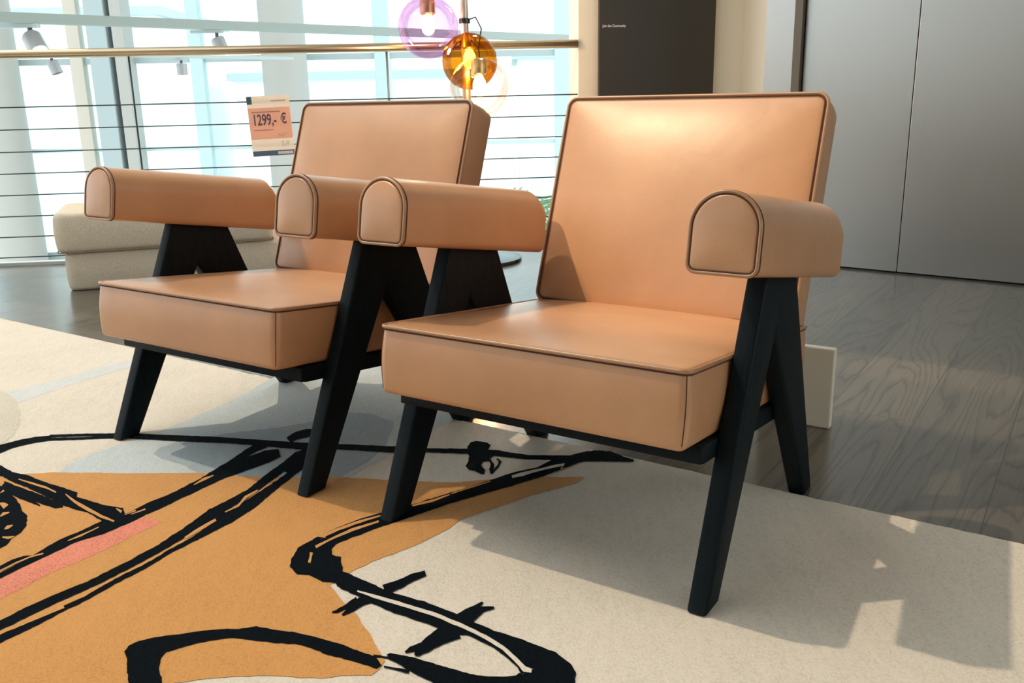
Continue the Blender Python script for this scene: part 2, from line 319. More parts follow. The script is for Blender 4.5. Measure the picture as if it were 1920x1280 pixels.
# two warm ceiling spots of the showroom, aimed at the backrests
def lspot(cx, cy, e, size):
    a = CH
    def P(x, y, z): return Vector((cx + x * math.cos(a) - y * math.sin(a), cy + x * math.sin(a) + y * math.cos(a), z))
    d = bpy.data.lights.new('showroom_spot', 'SPOT'); d.energy = e; d.color = (1, .78, .52); d.spot_size = R(size); d.spot_blend = .55; d.shadow_soft_size = .02
    o = bpy.data.objects.new('showroom_spot', d); C.objects.link(o); p = P(-1.45, -1.30, 2.95); q = P(-.02, .56, .50)
    o.location = p; o.rotation_euler = (q - p).to_track_quat('-Z', 'Y').to_euler()
lspot(.0130, 1.3275, 270, 17); lspot(-.6582, 1.7669, 70, 17)
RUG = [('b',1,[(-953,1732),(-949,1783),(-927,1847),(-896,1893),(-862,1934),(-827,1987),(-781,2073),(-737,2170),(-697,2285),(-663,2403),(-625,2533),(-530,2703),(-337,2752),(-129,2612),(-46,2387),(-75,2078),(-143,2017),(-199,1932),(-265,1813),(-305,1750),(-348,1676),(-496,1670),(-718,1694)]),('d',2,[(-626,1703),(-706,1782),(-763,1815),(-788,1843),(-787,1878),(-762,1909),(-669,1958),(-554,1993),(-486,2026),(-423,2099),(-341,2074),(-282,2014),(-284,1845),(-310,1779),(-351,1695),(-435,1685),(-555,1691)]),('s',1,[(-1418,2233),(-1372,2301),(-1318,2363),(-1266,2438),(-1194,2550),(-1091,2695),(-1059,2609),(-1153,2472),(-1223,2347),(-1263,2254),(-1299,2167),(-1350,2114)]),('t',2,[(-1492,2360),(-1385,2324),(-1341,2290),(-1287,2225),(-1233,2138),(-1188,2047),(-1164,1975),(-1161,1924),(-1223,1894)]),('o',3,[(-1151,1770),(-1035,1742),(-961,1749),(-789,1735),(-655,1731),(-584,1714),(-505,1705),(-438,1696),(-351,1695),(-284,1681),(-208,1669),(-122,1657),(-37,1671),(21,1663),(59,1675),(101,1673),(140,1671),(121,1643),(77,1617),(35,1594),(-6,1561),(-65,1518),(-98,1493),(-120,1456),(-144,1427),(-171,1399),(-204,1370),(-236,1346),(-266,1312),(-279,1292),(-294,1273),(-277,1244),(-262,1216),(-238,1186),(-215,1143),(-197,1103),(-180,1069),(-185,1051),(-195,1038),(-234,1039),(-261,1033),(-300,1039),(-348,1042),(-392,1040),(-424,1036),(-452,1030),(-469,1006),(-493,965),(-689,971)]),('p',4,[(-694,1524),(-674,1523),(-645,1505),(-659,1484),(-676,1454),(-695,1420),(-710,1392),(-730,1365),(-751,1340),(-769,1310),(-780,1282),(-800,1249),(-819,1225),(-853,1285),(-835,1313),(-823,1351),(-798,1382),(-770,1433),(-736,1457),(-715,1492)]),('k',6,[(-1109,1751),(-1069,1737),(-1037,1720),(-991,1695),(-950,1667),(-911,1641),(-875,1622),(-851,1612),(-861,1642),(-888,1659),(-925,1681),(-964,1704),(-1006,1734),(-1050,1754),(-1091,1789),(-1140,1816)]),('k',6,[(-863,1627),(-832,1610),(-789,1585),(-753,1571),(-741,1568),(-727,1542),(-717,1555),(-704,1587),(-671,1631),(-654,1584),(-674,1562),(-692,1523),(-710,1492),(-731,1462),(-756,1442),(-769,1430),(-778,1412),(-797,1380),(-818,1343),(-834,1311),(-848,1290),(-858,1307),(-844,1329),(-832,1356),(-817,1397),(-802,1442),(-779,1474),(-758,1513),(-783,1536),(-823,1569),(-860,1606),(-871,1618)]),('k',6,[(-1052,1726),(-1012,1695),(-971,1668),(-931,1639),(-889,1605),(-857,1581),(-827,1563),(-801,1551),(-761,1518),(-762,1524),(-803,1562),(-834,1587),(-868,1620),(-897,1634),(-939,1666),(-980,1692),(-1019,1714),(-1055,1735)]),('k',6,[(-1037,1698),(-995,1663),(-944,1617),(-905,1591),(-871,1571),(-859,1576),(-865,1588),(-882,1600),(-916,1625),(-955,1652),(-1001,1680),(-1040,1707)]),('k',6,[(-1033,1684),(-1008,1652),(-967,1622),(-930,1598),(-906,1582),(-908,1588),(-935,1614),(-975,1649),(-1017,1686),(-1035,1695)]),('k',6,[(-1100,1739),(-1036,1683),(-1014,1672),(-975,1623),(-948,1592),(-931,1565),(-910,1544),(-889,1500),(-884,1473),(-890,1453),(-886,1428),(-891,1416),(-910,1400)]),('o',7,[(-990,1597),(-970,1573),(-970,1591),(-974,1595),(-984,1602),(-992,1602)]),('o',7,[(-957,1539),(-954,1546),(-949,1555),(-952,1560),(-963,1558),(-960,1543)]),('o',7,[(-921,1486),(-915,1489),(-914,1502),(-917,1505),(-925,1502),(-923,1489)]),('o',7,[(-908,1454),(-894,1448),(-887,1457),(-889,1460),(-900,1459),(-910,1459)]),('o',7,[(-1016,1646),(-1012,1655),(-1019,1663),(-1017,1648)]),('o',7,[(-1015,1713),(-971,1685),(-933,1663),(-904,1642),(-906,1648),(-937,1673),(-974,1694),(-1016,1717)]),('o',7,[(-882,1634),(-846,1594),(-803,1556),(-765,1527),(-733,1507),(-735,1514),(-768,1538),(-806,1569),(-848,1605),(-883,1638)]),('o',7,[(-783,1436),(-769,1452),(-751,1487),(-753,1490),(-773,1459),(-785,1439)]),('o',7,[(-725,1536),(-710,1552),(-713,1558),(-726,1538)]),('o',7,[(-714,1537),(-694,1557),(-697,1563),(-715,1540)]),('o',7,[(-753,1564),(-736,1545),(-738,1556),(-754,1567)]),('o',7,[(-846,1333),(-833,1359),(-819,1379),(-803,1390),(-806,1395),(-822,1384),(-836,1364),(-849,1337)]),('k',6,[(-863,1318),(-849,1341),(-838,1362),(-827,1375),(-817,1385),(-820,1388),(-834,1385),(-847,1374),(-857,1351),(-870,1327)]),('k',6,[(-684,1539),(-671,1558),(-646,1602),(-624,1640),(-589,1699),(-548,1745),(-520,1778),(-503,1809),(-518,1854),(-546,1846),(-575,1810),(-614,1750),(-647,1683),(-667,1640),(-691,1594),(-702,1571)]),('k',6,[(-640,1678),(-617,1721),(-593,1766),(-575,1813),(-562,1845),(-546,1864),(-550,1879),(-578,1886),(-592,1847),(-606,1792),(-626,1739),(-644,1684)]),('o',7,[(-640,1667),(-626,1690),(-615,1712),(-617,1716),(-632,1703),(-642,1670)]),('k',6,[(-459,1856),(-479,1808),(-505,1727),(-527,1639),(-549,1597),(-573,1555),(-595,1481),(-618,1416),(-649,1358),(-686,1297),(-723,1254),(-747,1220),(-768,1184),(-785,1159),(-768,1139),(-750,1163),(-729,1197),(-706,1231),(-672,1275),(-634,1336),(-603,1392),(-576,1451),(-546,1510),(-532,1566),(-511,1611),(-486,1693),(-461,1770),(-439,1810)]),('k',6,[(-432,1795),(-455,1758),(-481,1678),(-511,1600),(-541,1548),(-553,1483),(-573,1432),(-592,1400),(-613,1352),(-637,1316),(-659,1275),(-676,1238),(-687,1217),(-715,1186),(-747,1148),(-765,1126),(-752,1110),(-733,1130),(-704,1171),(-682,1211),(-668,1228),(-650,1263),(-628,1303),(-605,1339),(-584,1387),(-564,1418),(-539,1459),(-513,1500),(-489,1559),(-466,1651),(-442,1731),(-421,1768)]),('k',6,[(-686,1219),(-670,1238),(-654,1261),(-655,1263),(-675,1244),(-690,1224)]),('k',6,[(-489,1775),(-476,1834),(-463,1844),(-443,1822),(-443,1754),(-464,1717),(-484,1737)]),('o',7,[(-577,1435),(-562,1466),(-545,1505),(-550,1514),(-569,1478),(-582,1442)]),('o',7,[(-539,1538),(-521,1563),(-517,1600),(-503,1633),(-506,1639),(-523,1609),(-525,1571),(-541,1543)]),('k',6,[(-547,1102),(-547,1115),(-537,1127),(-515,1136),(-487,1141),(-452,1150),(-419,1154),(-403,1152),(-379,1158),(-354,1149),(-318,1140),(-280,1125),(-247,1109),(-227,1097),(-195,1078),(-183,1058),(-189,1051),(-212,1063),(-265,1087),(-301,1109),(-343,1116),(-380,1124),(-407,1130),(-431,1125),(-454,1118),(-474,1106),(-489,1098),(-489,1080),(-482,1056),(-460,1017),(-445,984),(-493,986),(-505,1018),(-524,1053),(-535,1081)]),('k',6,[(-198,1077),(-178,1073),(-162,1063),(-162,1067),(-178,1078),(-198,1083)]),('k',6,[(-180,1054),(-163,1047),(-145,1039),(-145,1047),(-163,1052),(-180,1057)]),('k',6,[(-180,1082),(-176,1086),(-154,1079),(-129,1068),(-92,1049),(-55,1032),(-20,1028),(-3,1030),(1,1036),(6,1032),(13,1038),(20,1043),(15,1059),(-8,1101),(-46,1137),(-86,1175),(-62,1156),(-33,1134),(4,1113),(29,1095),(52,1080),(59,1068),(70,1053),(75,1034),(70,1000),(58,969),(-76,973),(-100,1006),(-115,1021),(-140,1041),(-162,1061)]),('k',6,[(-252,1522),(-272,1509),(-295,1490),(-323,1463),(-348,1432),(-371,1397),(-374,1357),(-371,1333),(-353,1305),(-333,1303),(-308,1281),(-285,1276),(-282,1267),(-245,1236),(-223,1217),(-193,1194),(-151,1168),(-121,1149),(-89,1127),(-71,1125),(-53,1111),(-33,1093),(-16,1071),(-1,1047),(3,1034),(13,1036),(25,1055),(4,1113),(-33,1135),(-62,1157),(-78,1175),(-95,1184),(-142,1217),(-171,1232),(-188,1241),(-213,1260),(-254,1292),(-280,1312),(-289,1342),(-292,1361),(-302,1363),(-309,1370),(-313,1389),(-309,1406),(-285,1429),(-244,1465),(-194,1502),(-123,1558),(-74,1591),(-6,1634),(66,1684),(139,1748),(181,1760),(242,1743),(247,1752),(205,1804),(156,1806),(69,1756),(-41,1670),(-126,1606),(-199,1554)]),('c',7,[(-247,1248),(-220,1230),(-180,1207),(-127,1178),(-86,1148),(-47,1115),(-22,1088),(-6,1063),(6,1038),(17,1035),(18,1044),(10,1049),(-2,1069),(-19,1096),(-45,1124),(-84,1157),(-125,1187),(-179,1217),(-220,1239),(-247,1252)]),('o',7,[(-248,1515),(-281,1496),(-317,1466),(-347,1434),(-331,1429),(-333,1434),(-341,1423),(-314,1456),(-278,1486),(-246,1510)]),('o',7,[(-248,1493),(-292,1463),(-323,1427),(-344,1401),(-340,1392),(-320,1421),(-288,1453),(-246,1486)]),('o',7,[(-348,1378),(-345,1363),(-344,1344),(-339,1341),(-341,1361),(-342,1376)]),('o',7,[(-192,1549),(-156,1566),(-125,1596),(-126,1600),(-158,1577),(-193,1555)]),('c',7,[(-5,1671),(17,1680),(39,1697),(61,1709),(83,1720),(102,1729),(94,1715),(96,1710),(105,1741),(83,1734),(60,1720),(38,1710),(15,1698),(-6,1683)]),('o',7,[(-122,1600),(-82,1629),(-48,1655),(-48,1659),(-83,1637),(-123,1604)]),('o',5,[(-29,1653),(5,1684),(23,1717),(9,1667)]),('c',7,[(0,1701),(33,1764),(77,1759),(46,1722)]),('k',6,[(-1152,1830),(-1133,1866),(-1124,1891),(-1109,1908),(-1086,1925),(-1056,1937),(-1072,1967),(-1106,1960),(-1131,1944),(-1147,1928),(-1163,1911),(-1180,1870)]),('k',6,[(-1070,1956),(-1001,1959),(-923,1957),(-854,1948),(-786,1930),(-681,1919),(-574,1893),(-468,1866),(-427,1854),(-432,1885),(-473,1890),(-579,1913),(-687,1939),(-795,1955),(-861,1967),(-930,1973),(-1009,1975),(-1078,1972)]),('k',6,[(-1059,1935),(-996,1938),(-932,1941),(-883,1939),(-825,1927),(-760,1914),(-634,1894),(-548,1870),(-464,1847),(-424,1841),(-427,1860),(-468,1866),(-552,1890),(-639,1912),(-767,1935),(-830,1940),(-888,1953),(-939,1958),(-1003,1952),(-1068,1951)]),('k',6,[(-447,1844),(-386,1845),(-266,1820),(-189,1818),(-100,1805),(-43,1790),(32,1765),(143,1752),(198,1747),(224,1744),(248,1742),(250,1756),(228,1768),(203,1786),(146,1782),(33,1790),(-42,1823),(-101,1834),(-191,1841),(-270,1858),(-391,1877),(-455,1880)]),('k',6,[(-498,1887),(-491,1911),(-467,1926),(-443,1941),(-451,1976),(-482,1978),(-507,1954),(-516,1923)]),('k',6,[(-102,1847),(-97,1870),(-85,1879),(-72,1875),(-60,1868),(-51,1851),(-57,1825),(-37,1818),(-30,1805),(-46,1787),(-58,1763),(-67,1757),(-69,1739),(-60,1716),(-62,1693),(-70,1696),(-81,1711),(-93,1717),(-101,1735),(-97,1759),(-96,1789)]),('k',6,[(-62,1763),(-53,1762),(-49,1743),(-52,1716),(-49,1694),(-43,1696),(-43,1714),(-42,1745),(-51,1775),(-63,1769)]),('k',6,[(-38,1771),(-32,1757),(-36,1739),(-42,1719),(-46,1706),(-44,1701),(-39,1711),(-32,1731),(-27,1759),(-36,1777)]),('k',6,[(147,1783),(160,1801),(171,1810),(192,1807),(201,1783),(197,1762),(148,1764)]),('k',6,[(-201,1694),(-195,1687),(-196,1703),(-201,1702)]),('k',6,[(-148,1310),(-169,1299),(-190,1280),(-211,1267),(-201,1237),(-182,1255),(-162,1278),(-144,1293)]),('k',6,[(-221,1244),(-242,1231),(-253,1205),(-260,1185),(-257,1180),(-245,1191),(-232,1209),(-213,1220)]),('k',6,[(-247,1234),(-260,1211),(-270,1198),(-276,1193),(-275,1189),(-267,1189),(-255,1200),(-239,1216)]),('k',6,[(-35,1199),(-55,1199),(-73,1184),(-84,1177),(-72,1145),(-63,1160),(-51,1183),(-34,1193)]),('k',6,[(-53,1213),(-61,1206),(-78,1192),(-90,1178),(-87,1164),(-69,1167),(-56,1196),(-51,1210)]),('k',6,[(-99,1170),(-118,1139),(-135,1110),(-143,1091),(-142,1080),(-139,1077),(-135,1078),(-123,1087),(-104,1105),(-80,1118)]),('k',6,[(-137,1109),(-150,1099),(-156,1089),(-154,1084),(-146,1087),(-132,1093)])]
# ---------------------------------------------------------------- the rug: one tufted piece, its pattern lies in its own faces
def build_rug():
    order = ['c', 'o', 'k', 'b', 'd', 'p', 's', 't']; bm = bm_()
    c, s = math.cos(CH), math.sin(CH)
    def W(x, y): return (.013 + x * c - y * s, 1.3275 + x * s + y * c)
    cor = [(-3.3, -1.3), (1.15, -1.3), (1.15, .479), (-3.3, .556)]
    P = []
    for i in range(4):
        a, b_ = Vector(cor[i]), Vector(cor[(i + 1) % 4]); n = int((b_ - a).length / .012)
        d = (b_ - a).normalized(); nn = Vector((d.y, -d.x))
        for k in range(n):
            q = a.lerp(b_, k / n); q += nn * (noise.noise(Vector((q.x * 60, q.y * 60, 3))) * .0028); P.append(q)
    z1 = -.0020
    rings = []
    for ins, z in ((.003, RG + .0002), (0, RG + .0015), (0, z1 - .003), (.0015, z1 - .001), (.005, z1)):
        cc = Vector((-1.0, -.4)); rings.append([bm.verts.new((*W(*(p + (cc - p).normalized() * ins)), z)) for p in P])
    n = len(P)
    for a, b_ in zip(rings, rings[1:]):
        for k in range(n): bm.faces.new((a[k], a[(k + 1) % n], b_[(k + 1) % n], b_[k]))
    bm.faces.new(rings[-1])
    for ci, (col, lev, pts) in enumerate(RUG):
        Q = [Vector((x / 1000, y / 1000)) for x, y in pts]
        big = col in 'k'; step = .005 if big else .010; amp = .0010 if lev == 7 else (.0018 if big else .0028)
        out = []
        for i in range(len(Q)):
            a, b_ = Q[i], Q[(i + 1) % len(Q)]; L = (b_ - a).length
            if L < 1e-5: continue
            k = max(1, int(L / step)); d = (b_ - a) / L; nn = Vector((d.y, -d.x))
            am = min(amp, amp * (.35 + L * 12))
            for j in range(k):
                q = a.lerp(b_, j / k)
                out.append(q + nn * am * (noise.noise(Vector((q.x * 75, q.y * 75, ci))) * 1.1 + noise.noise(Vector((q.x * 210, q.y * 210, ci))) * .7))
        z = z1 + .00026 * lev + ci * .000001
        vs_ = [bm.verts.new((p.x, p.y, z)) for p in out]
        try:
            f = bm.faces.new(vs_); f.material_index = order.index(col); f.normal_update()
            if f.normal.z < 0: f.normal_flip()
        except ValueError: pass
    big = [f for f in bm.faces if len(f.verts) > 4]
    bmesh.ops.triangulate(bm, faces=big)
    me = bpy.data.meshes.new('patterned_rug'); bm.to_mesh(me); bm.free()
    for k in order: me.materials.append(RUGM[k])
    o = bpy.data.objects.new('patterned_rug', me); C.objects.link(o)
    tag(o, 'cream rug with orange and grey fields and loose black brush lines under both armchairs', 'rug')
build_rug()

# ---------------------------------------------------------------- the armchairs
BY0, BZ0, BY1, BZ1 = .4887, .3232, .6377, .7308
def build_chair(label, loc, rz):
    t = thing('armchair', label, 'armchair', loc, rz, 'two leather armchairs on the rug')
    # --- seat cushion: t runs down from the top face
    sy0, sz0, sy1, sz1 = -.005, .3702, .5832, .3067
    ey = Vector((0, sy1 - sy0, sz1 - sz0)); SL = ey.length; ey.normalize(); en = Vector((0, -ey.z, ey.y))
    o0 = Vector((0, sy0, sz0)); hw = .2749
    P = rrect(hw, SL / 2, .014, 6, 12, 0, SL / 2)
    def pl(u, v, d): return o0 + Vector((u, 0, 0)) + ey * v - en * d
    bm = bm_(); pad(bm, P, 0, .1186, .009, .012, .004, .004, pl)
    sc = link('seat_cushion', bm, LEATHER, t, smooth=True)
    Nn = onorm(P)
    bm = bm_(); tube(bm, [pl(*(p + q * .0012), .0035) for p, q in zip(P, Nn)], .0036, 8, True)
    link('piping', bm, PIPING, sc, smooth=True)
    bm = bm_(); tube(bm, [pl(*(p + q * .0006), .0082) for p, q in zip(P, Nn)], .0016, 6, True)
    for sx in (-1, 1):
        tube(bm, [pl(sx * (hw - .0041 + .0029 * math.sin(math.pi * k / 8)), .0041 - .0029 * math.sin(math.pi * k / 8), .010 + .100 * k / 8) for k in range(9)], .0008, 6)
    link('seam', bm, SEAM, sc)
    # --- backrest
    by = Vector((0, BY1 - BY0, BZ1 - BZ0)); BL = by.length; by.normalize(); bn = Vector((0, -by.z, by.y))   # bn points to the front
    b0 = Vector((0, BY0, BZ0)); bw = .2720
    b0 = b0 - by * .004
    P = rrect(bw, (BL + .004) / 2, .020, 7, 12, 0, (BL + .004) / 2)
    def pb(u, v, d): return b0 + Vector((u, 0, 0)) + by * v - bn * d
    bm = bm_(); pad(bm, P, 0, .0892, .008, .014, .010, .003, pb)
    bc = link('backrest', bm, LEATHER, t, smooth=True)
    Nn = onorm(P)
    bm = bm_()
    tube(bm, [pb(*(p + q * .0014), .003) for p, q in zip(P, Nn)], .0034, 8, True)
    link('piping', bm, PIPING, bc, smooth=True)
    bm = bm_()
    for d in (-.0012, .0074): tube(bm, [pb(*(p - q * (.0036 if d < 0 else -.0004)), d) for p, q in zip(P, Nn)], .0015, 6, True)
    link('seam', bm, SEAM, bc)
    # --- arm pads
    ab = Vector((0, .030, .4973)); ae = Vector((0, .4875, .4191)); ax = ae - ab; AL = ax.length; ax.normalize(); an = Vector((0, -ax.z, ax.y))
    W2, H, TAP = .0503, .113, .13      # the pad is a little taller towards the rear
    def arch():
        P = []; r = .014
        for k in range(6): a = R(180 + 90 * k / 5); P.append(Vector((-W2 + r + r * math.cos(a), r + r * math.sin(a))))
        for k in range(1, 6): P.append(Vector((-W2 + r + (2 * W2 - 2 * r) * k / 6, 0)))
        for k in range(6): a = R(270 + 90 * k / 5); P.append(Vector((W2 - r + r * math.cos(a), r + r * math.sin(a))))
        for k in range(1, 4): P.append(Vector((W2, r + (H - W2 - r) * k / 4)))
        for k in range(25): a = R(180 * k / 24); P.append(Vector((W2 * math.cos(a), H - W2 + W2 * math.sin(a))))
        for k in range(1, 4): P.append(Vector((-W2, H - W2 - (H - W2 - r) * k / 4)))
        return P
    AP = arch(); AN = onorm(AP); ctr = Vector((0, .054)); n = len(AP)
    for sx in (-1, 1):
        def pa(p, u): return ab + Vector((sx * .2997, 0, 0)) + Vector((p.x, 0, 0)) + ax * u + an * p.y * (1 + TAP * max(0, u) / AL)
        bm = bm_(); rows = []
        ins = [p - q * .0058 for p, q in zip(AP, AN)]
        def cz_(p): return max(0, 1 - abs(p.x / (W2 - .0058)) ** 2.6) * max(0, 1 - abs((p.y - H / 2) / (H / 2 - .0058)) ** 2.6)
        rows.append([pa(ctr, -.0040 * cz_(ctr))])
        for s in (.15, .3, .45, .6, .72, .82, .9, .96): rows.append([pa(ctr + (p - ctr) * s, -.0040 * cz_(ctr + (p - ctr) * s)) for p in ins])
        rows.append([pa(p, .0005) for p in ins]); rows.append([pa(p - q * .0045, .0035) for p, q in zip(AP, AN)])
        rows.append([pa(p - q * .0032, .0005) for p, q in zip(AP, AN)]); rows.append([pa(p - q * .0008, .0010) for p, q in zip(AP, AN)])
        rows.append([pa(p, .004) for p in AP]); rows.append([pa(p, .012) for p in AP])
        NU = 26; Rr = .026
        for k in range(1, NU + 1):
            u = .012 + (AL - Rr - .012) * k / 12 if k < 13 else AL - Rr + (Rr - .004) * math.sin(R(90) * (k - 12) / 14)
            mv = H
            if u > AL - Rr: mv = H - (Rr - math.sqrt(max(0, Rr * Rr - (u - (AL - Rr)) ** 2)))
            sag = 1 + .012 * math.sin(u * 38 + sx)
            rows.append([pa(Vector((p.x, p.y if p.y <= .05 else .05 + (p.y - .05) * (mv - .05) / (H - .05))), u) for p in AP])
        last = [Vector((p.x, p.y if p.y <= .05 else .05 + (p.y - .05) * (H - Rr - .05 + math.sqrt(Rr * Rr - (Rr - .004) ** 2)) / (H - .05))) for p in AP]
        for s, e in ((.965, .002), (.9, .0035), (.6, .005), (.3, .006)): rows.append([pa(ctr + (p - ctr) * s, AL - .004 + e) for p in last])
        rows.append([pa(ctr, AL + .002)])
        V = [[bm.verts.new(c) for c in row] for row in rows]
        for a, b_ in zip(V, V[1:]):
            for k in range(n):
                k2 = (k + 1) % n; q = [a[k % len(a)], a[k2 % len(a)], b_[k2 % len(b_)], b_[k % len(b_)]]
                u_ = [x for i, x in enumerate(q) if x not in q[:i]]
                if len(u_) > 2: bm.faces.new(u_)
        ar = link('armrest', bm, LEATHER, t, smooth=True)
        bm = bm_(); tube(bm, [pa(p - q * .0014, .0018) for p, q in zip(AP, AN)], .0027, 8, True)
        link('piping', bm, PIPING, ar, smooth=True)
        bm = bm_(); tube(bm, [pa(p - q * .0046, .0012) for p, q in zip(AP, AN)], .0014, 6, True)
        tube(bm, [pa(p + q * .0004, .0064) for p, q in zip(AP, AN)], .0011, 6, True)
        link('seam', bm, SEAM, ar)
    # --- four legs: each side an upside-down V, split down its middle
    def zt(y): return .4973 + (y - .030) * (.4191 - .4973) / (.4875 - .030) + .004
    def leg(pts, flat, sx):
        bm = bm_(); x0, x1 = sx * .3120, sx * .2800
        a = [bm.verts.new((x0, y, z)) for y, z in pts]; b_ = [bm.verts.new((x1, y, z)) for y, z in pts]; k = len(pts)
        bm.faces.new(a); bm.faces.new(b_[::-1])
        for i in range(k): bm.faces.new((a[i], a[(i + 1) % k], b_[(i + 1) % k], b_[i]))
        bmesh.ops.recalc_face_normals(bm, faces=bm.faces[:])
        es = []
        for e in bm.edges:
            ids = [(v in a, (a.index(v) if v in a else b_.index(v))) for v in e.verts]
            i, j = ids[0][1], ids[1][1]
            if i == j: ok = i not in flat and pts[i][1] < .3 and False
            else: ok = not (i in flat and j in flat)
            if ok: es.append(e)
        bmesh.ops.bevel(bm, geom=es, offset=.0055, segments=3, affect='EDGES', profile=.5, clamp_overlap=True)
        return link('leg', bm, WOODK, t, auto=40)
    tm = .2820; cy, cz = .2600, .362
    for sx in (-1, 1):
        leg([(0, 0), (.050, 0), (cy, cz), (tm, zt(tm)), (.2044, zt(.2044))], (2, 3), sx)
        leg([(.505, RG), (.5532, RG), (.3596, zt(.3596)), (tm, zt(tm)), (cy, cz)], (3, 4), sx)
    # --- seat frame
    bm = bm_(); d0, d1 = .120, .150
    for sx in (-1, 1):
        pts = [pl(sx * .264, .068, (d0 + d1) / 2), pl(sx * .264, SL - .01, (d0 + d1) / 2)]
        M_ = Matrix.Translation((pts[0] + pts[1]) / 2) @ Matrix.Rotation(math.atan2(ey.z, ey.y), 4, 'X')
        box(bm, (0, 0, 0), (.034, SL - .078, d1 - d0), M_, .003)
    for v, ln in ((.078, .560), (SL - .03, .562), (SL * .5, .50)):
        M_ = Matrix.Translation(pl(0, v, (d0 + d1) / 2)) @ Matrix.Rotation(math.atan2(ey.z, ey.y), 4, 'X')
        box(bm, (0, 0, 0), (ln, .036, d1 - d0 - .002), M_, .003)
    M_ = Matrix.Translation(pl(0, SL / 2 + .04, .1215)) @ Matrix.Rotation(math.atan2(ey.z, ey.y), 4, 'X')
    box(bm, (0, 0, 0), (.50, SL - .13, .006), M_)
    link('seat_frame', bm, WOODK, t, auto=40)
    # --- slim board that carries the backrest
    bm = bm_()
    M_ = Matrix.Translation(pb(0, .12, .097)) @ Matrix.Rotation(math.atan2(by.z, by.y), 4, 'X')
    box(bm, (0, 0, 0), (.50, .30, .012), M_, .003)
    link('back_board', bm, WOODK, t, auto=40)
    return t
build_chair('tan leather armchair nearest the camera, in front of the lift doors', (.0130, 1.3275, 0), CH)
build_chair('tan leather armchair farther back, between the beige pouf and the nearer armchair', (-.6582, 1.7669, 0), R(-33.469))

# ---------------------------------------------------------------- railing of the gallery
GOLD = mat('satin_handrail', (.56, .44, .30), .28, metal=.9); CABLE = mat('dark_steel_cable', (.05, .055, .055), .4, metal=.6)
PST = mat('grey_rail_post', (.22, .23, .23), .4, metal=.7)
t = thing('railing', 'gallery railing with satin metal handrail and thin dark horizontal cables', 'railing', rail(0, 0, RG), 0)
def under(o, p): o.parent = p; o.matrix_parent_inverse = p.matrix_basis.inverted(); return o
bm = bm_(); tube(bm, [rail(s, 0, .975 + .006 * s) for s in (-4.0, -1, 1, 2.838)], .0205, 14)
under(link('handrail', bm, GOLD, smooth=True), t)
for k, z in enumerate((.741, .640, .538, .438, .338, .238, .140, .042)):
    bm = bm_(); tube(bm, [rail(s, 0, z + .004 * s) for s in (-4.0, -.5, 2.838)], .0030 if k else .0034, 6)
    under(link('cable', bm, CABLE), t)
for s, r_ in ((.712, .0045), (1.905, .0055)):
    bm = bm_()
    tube(bm, [rail(s, .010, z) for z in (RG, .30, .60, .958 + .006 * s)], r_, 8)
    under(link('post', bm, PST if s > 1 else CABLE, smooth=True), t)
for s in (-3.2,):
    bm = bm_(); tube(bm, [rail(s, .012, RG), rail(s, .012, .95)], .015, 10); under(link('post', bm, PST, smooth=True), t)

# ---------------------------------------------------------------- price sign on the cables
def text_mesh(txt, size, M_, name, m, parent, align='LEFT', sx=1.0, depth=.0004, bold=0.):
    cu = bpy.data.curves.new(name, 'FONT'); cu.body = txt; cu.size = size; cu.extrude = depth; cu.align_x = align; cu.offset = bold
    o = bpy.data.objects.new(name, cu); C.objects.link(o)
    bpy.context.view_layer.update()
    me = bpy.data.meshes.new_from_object(o.evaluated_get(bpy.context.evaluated_depsgraph_get())); bpy.data.objects.remove(o)
    me.transform(Matrix.Diagonal((sx, 1, 1, 1))); me.transform(M_)
    me.materials.clear(); me.materials.append(m)
    o = bpy.data.objects.new(name, me); C.objects.link(o); o.parent = parent; return o
ang = math.atan2(RD.y, RD.x)
sg = rail(1.335, -.012, .6325)
t = thing('price_sign', 'small peach and cream price sign hanging on the railing cables beside the farther armchair', 'sign', sg, 0)
t.rotation_euler = (R(-0), R(-2.0), ang)
def translucent(m, col, f=.6):
    N, L, b_ = nodes(m); t_ = N.new('ShaderNodeBsdfTranslucent'); t_.inputs['Color'].default_value = (*col, 1); x = N.new('ShaderNodeMixShader'); x.inputs[0].default_value = f
    o_ = N['Material Output']; L.new(b_.outputs[0], x.inputs[1]); L.new(t_.outputs[0], x.inputs[2]); L.new(x.outputs[0], o_.inputs[0]); return m
def flat(x0, x1, z0, z1, name, m, d=0., th_=.0006, parent=None):
    bm = bm_(); box(bm, ((x0 + x1) / 2, -.0012 - d, (z0 + z1) / 2), (x1 - x0, th_, z1 - z0)); return link(name, bm, m, parent or t)
bm = bm_(); box(bm, (0, 0, 0), (.200, .002, .282)); bd = link('board', bm, translucent(mat('sign_card', (.92, .82, .72), .5), (.95, .80, .68), .6), t)
flat(-.098, .098, -.060, .086, 'price_panel', translucent(mat('peach_print', (.95, .70, .56), .5), (1.0, .70, .55), .6), .0001)
flat(-.100, -.076, .104, .139, 'corner_mark', mat('teal_print', (.045, .10, .12), .5), .0001)
NAVY = mat('navy_print', (.08, .12, .19), .5)
fb = flat(-.098, .098, -.139, -.115, 'footer_bar', NAVY, .0001)
flat(.020, .092, -.134, -.121, 'footer_patch', mat('pale_print', (.62, .58, .58), .5), .0003, parent=t)
MX = Matrix.Rotation(R(90), 4, 'X'); INK = mat('dark_plum_ink', (.10, .055, .10), .5)
text_mesh('1299,-', .072, Matrix.Translation((-.083, -.0022, .006)) @ MX, 'price_text', INK, t, sx=.62, bold=.0012)
text_mesh('\u20ac', .066, Matrix.Translation((.050, -.0022, .010)) @ MX, 'price_text', INK, t, sx=.66, bold=.0012)
